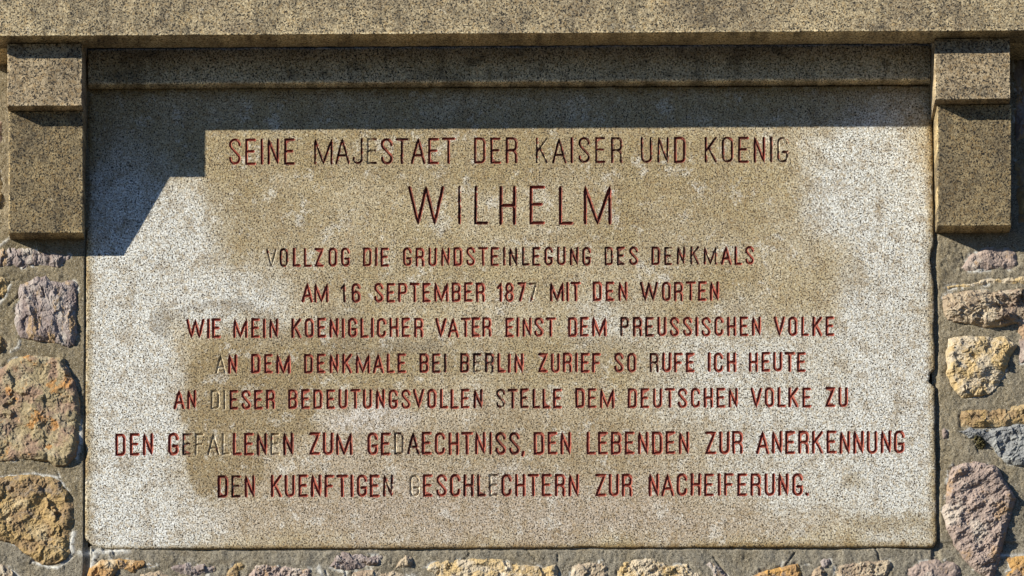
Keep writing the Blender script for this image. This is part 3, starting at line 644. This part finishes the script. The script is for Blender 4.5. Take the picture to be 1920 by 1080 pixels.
# joint round the tablet: a crack on the left, open and shaded on the right and below
md = np.where((dslab > -8) & (dslab < 30), md, md)
left = (dl > -10) & (YY > 430) & (dl < 40)
md = np.where(left, np.minimum(md + .3, -.6) - 9*(1-sstep(.9, 2.6, dl+.5*fbm(YY, YY*0, 12, 70, 3))), md)
jr = 9 + 2.2*fbm(YY, YY*0, 60, 71, 4); md = np.where((dr > -10) & (dr < 40), md - 4.5*(1-sstep(jr*.35, jr, dr)), md)
jb = 4 + 2.5*fbm(XX, XX*0, 130, 72, 4); md = np.where((db > -10) & (db < 40) & (XX > 190), md - 3.5*(1-sstep(jb*.4, jb+1, db)), md)
# hairline cracks
crust = np.zeros(XX.shape)
def crack(pl, wd, dp, white=0):
    global md, crust
    d = np.full(XX.shape, 1e9)
    xa, ya = np.array(pl).T; i0, i1 = np.searchsorted(ys, [ya.min()-12, ya.max()+12]); j0, j1 = np.searchsorted(xs, [xa.min()-12, xa.max()+12])
    x_, y_ = XX[i0:i1, j0:j1], YY[i0:i1, j0:j1]; x_ = x_+1.5*fbm(x_, y_, 9, 75, 3); y_ = y_+1.5*fbm(x_, y_, 9, 76, 3); d = np.full(x_.shape, 1e9)
    for (ax, ay), (bx, by) in zip(pl[:-1], pl[1:]):
        vx, vy = bx-ax, by-ay; t = np.clip(((x_-ax)*vx+(y_-ay)*vy)/(vx*vx+vy*vy), 0, 1); d = np.minimum(d, np.hypot(x_-ax-t*vx, y_-ay-t*vy))
    md[i0:i1, j0:j1] -= dp*np.exp(-(d/wd)**2)
    if white: crust[i0:i1, j0:j1] = np.maximum(crust[i0:i1, j0:j1], white*np.exp(-(d/(wd*1.5))**2))
for pl, w_, d_, wh in [([(1491, 1034), (1480, 1050), (1472, 1060)], 1.3, 5, 0), ([(1133, 1033), (1131, 1045), (1134, 1052)], 1.1, 3, 0), ([(1338, 1044), (1350, 1060), (1364, 1078)], 2, 6, 0), ([(1046, 1036), (1046, 1052)], 1.1, 3, 0),
                       ([(108, 885), (113, 898)], 1.2, 2, .8), ([(0, 895), (60, 888), (112, 896)], 1.6, -1.2, 1), ([(112, 1062), (128, 1050), (140, 1040)], 1.4, 3, .7), ([(62, 1053), (90, 1062), (108, 1064)], 2., -1, 1),
                       ([(150, 790), (150, 830), (143, 860)], 2.6, -1, .9), ([(137, 1000), (133, 1020), (136, 1035)], 3.2, -1.2, 1), ([(150, 1036), (190, 1036), (240, 1031)], 3.5, -1, .9), ([(0, 460), (18, 448), (24, 442)], 1.3, -1.5, .8),
                       ([(20, 530), (12, 552), (0, 568)], 1.6, -1.5, .8), ([(20, 660), (33, 652), (38, 640)], 1.6, -1.5, .8), ([(1786, 872), (1778, 885), (1776, 905)], 2, -.8, .9), ([(1875, 1040), (1920, 1040)], 2, -.6, .8), ([(178, 1045), (172, 1062), (168, 1078)], 3.5, -1, 1), ([(597, 1062), (603, 1080)], 3, -.6, .8), ([(618, 1062), (650, 1072), (645, 1080)], 2, -.6, .8)]:
    crack(pl, w_, d_, wh)
hc = random.Random(5)
for _ in range(46):
    x_, y_ = hc.choice([(hc.uniform(-40, 150), hc.uniform(440, 1080)), (hc.uniform(1765, 1960), hc.uniform(440, 1080)), (hc.uniform(170, 1750), hc.uniform(1034, 1090))]); an = hc.uniform(0, 6.28); pl = [(x_, y_)]
    for q_ in range(hc.randint(2, 4)): an += hc.uniform(-.7, .7); l_ = hc.uniform(6, 14); pl.append((pl[-1][0]+l_*math.cos(an), pl[-1][1]+l_*math.sin(an)))
    crack(pl, hc.uniform(1., 1.7), hc.choice([3, 4, -1.3]), hc.choice([0, 0, .5]))
crust = np.maximum(crust, .75*(fbm(XX, YY, 24, 77, 4) > .3)*np.exp(-(np.maximum(-sd_near, 0)/3)**2))
keep = (sd_near < 7) & (dslab > -7) & ~((XX > 0) & (YY < 66)) & ~((XX > 20) & (XX < 150) & (YY < 425)) & ~((XX > 1765) & (XX < 1888) & (YY < 410))
f, used = gridfaces(keep, *XX.shape)
Wp = P(XX.ravel()[used], YY.ravel()[used], 0); Wp[:, 1] -= md.ravel()[used]*U
mo = link('mortar', Wp, f, MM, wall, smooth=True, attrs={'crust': crust.ravel()[used]})
# a solid core behind mortar and tablet
a, b = P(-210, -60, 0), P(2130, 1230, 0)
zl, zh = b[2], a[2]; xa_, xb_ = a[0]+.02, b[0]-.02; ya_, yb_ = 40*U, .45
cv = [(x, y, z) for x in (xa_, xb_) for y in (ya_, yb_) for z in (zl, zh)]
link('wall_core', cv, [(0, 1, 3, 2), (4, 6, 7, 5), (0, 4, 5, 1), (2, 3, 7, 6), (0, 2, 6, 4), (1, 5, 7, 3)], MM, wall)

def make_stone(k, poly, kind, proud, fac, rug):
    pa = np.array(poly); st = 1.25 if (pa[:, 0].max() > -30 and pa[:, 0].min() < 1950 and pa[:, 1].min() < 1090) else 4
    xs_ = np.arange(pa[:, 0].min()-5, pa[:, 0].max()+5, st); ys_ = np.arange(pa[:, 1].min()-5, pa[:, 1].max()+5, st); X, Y = np.meshgrid(xs_, ys_)
    sd = sdf(X+1.6*fbm(X, Y, 9, k), Y+1.6*fbm(X, Y, 9, k+40), poly) + 1.3 + 2.0*fbm(X, Y, 14, k+3, 4)
    # broken facets: each its own plane
    ns = max(4, int((np.ptp(pa[:, 0])*np.ptp(pa[:, 1]))/(fac*fac)))
    r_ = np.random.default_rng(100+k); sx = r_.uniform(pa[:, 0].min(), pa[:, 0].max(), ns); sy = r_.uniform(pa[:, 1].min(), pa[:, 1].max(), ns)
    wx = X+fac*.7*fbm(X, Y, fac*.9, k+11, 4); wy = Y+fac*.7*fbm(X, Y, fac*.9, k+12, 3)
    if kind == 'purple' and k < 3: wx = wx*1.9; sx = sx*1.9
    best = np.full(X.shape, 1e9); sec = np.full(X.shape, 1e9); hh = np.zeros(X.shape); h2 = np.zeros(X.shape)
    lev = r_.uniform(-1, 1, ns)*fac*.23*rug; gx = r_.uniform(-1, 1, ns)*.26*rug; gy = r_.uniform(-1, 1, ns)*.20*rug
    for i in range(ns):
        d = (wx-sx[i])**2+(wy-sy[i])**2; pl = lev[i]+gx[i]*(wx-sx[i])+gy[i]*(wy-sy[i])
        m = d < best; m2 = ~m & (d < sec)
        sec = np.where(m, best, np.where(m2, d, sec)); h2 = np.where(m, hh, np.where(m2, pl, h2))
        hh = np.where(m, pl, hh); best = np.where(m, d, best)
    e = (np.sqrt(sec)-np.sqrt(best)); wgt = .5*(1-sstep(0, fac*.16, e)); hh = hh*(1-wgt)+h2*wgt
    cr = {'pink': 1.9, 'ochre': 1.3, 'cream': 1.2, 'purple': .8, 'slate': .6}.get(kind, 1.)
    hh = hh*(.55 if cr > 1.5 else 1)
    hh = np.clip(hh, -proud*.8, proud*.9)
    tilt = r_.uniform(-.03, .03, 2); cxm, cym = pa.mean(0)
    th = r_.uniform(-.5, .5)+(1.35 if kind == 'purple' and k < 3 else 0); xr_ = (X*math.cos(th)+Y*math.sin(th)); yr_ = (-X*math.sin(th)+Y*math.cos(th))*1.9
    tq = (fbm(xr_, yr_, fac*1.9, k+30, 5, .55)+1)*4.2; fr = tq-np.floor(tq); ter = np.floor(tq)+sstep(.0, .30, fr) - 4.2
    rid = (1-np.abs(fbm(X, Y, fac*.8, k+20, 4)))**2
    h = proud*.72 + hh*.75 + (rid-.55)*1.3*rug + ter*proud*.15*rug + .7*cr*fbm(X, Y, 8, k+21, 4) + .35*fbm(X, Y, 2.8, k+22, 2) + tilt[0]*(X-cxm)+tilt[1]*(Y-cym)
    rim = sstep(-2.5, 2.2, sd)*.62 + .38*sstep(0, min(13, fac*.8), sd)
    base = mortar_base(X, Y)
    z = base - 8 + (8+h)*rim
    m = sd > -3.2
    f, used = gridfaces(m, *X.shape)
    W = P(X.ravel()[used], Y.ravel()[used], 0); W[:, 1] -= z.ravel()[used]*U
    o = link('stone', W, f, MS[kind], wall, smooth=False)
    return o
for k, (poly, kind, proud, fac, rug) in enumerate(STONES): make_stone(k, poly, kind, proud, fac, rug)
mn = NT('dark moss'); mcol = mn.mix(mn.ramp(mn.noise(150, 4), .4, .6), (.035, .032, .018), (.10, .085, .035)); MS['moss'] = mn.done(mcol, .95, mn.bump(mn.noise(260, 3), .003, 1.))
ms = make_stone(91, [(1826, 818), (1836, 815), (1846, 820), (1850, 832), (1842, 842), (1832, 840), (1824, 830)], 'moss', 6, 5, 2.5)
ms.name = 'moss'; ms['kind'] = 'stuff'
for o in scene.objects:
    if '_o' in o: del o['_o']
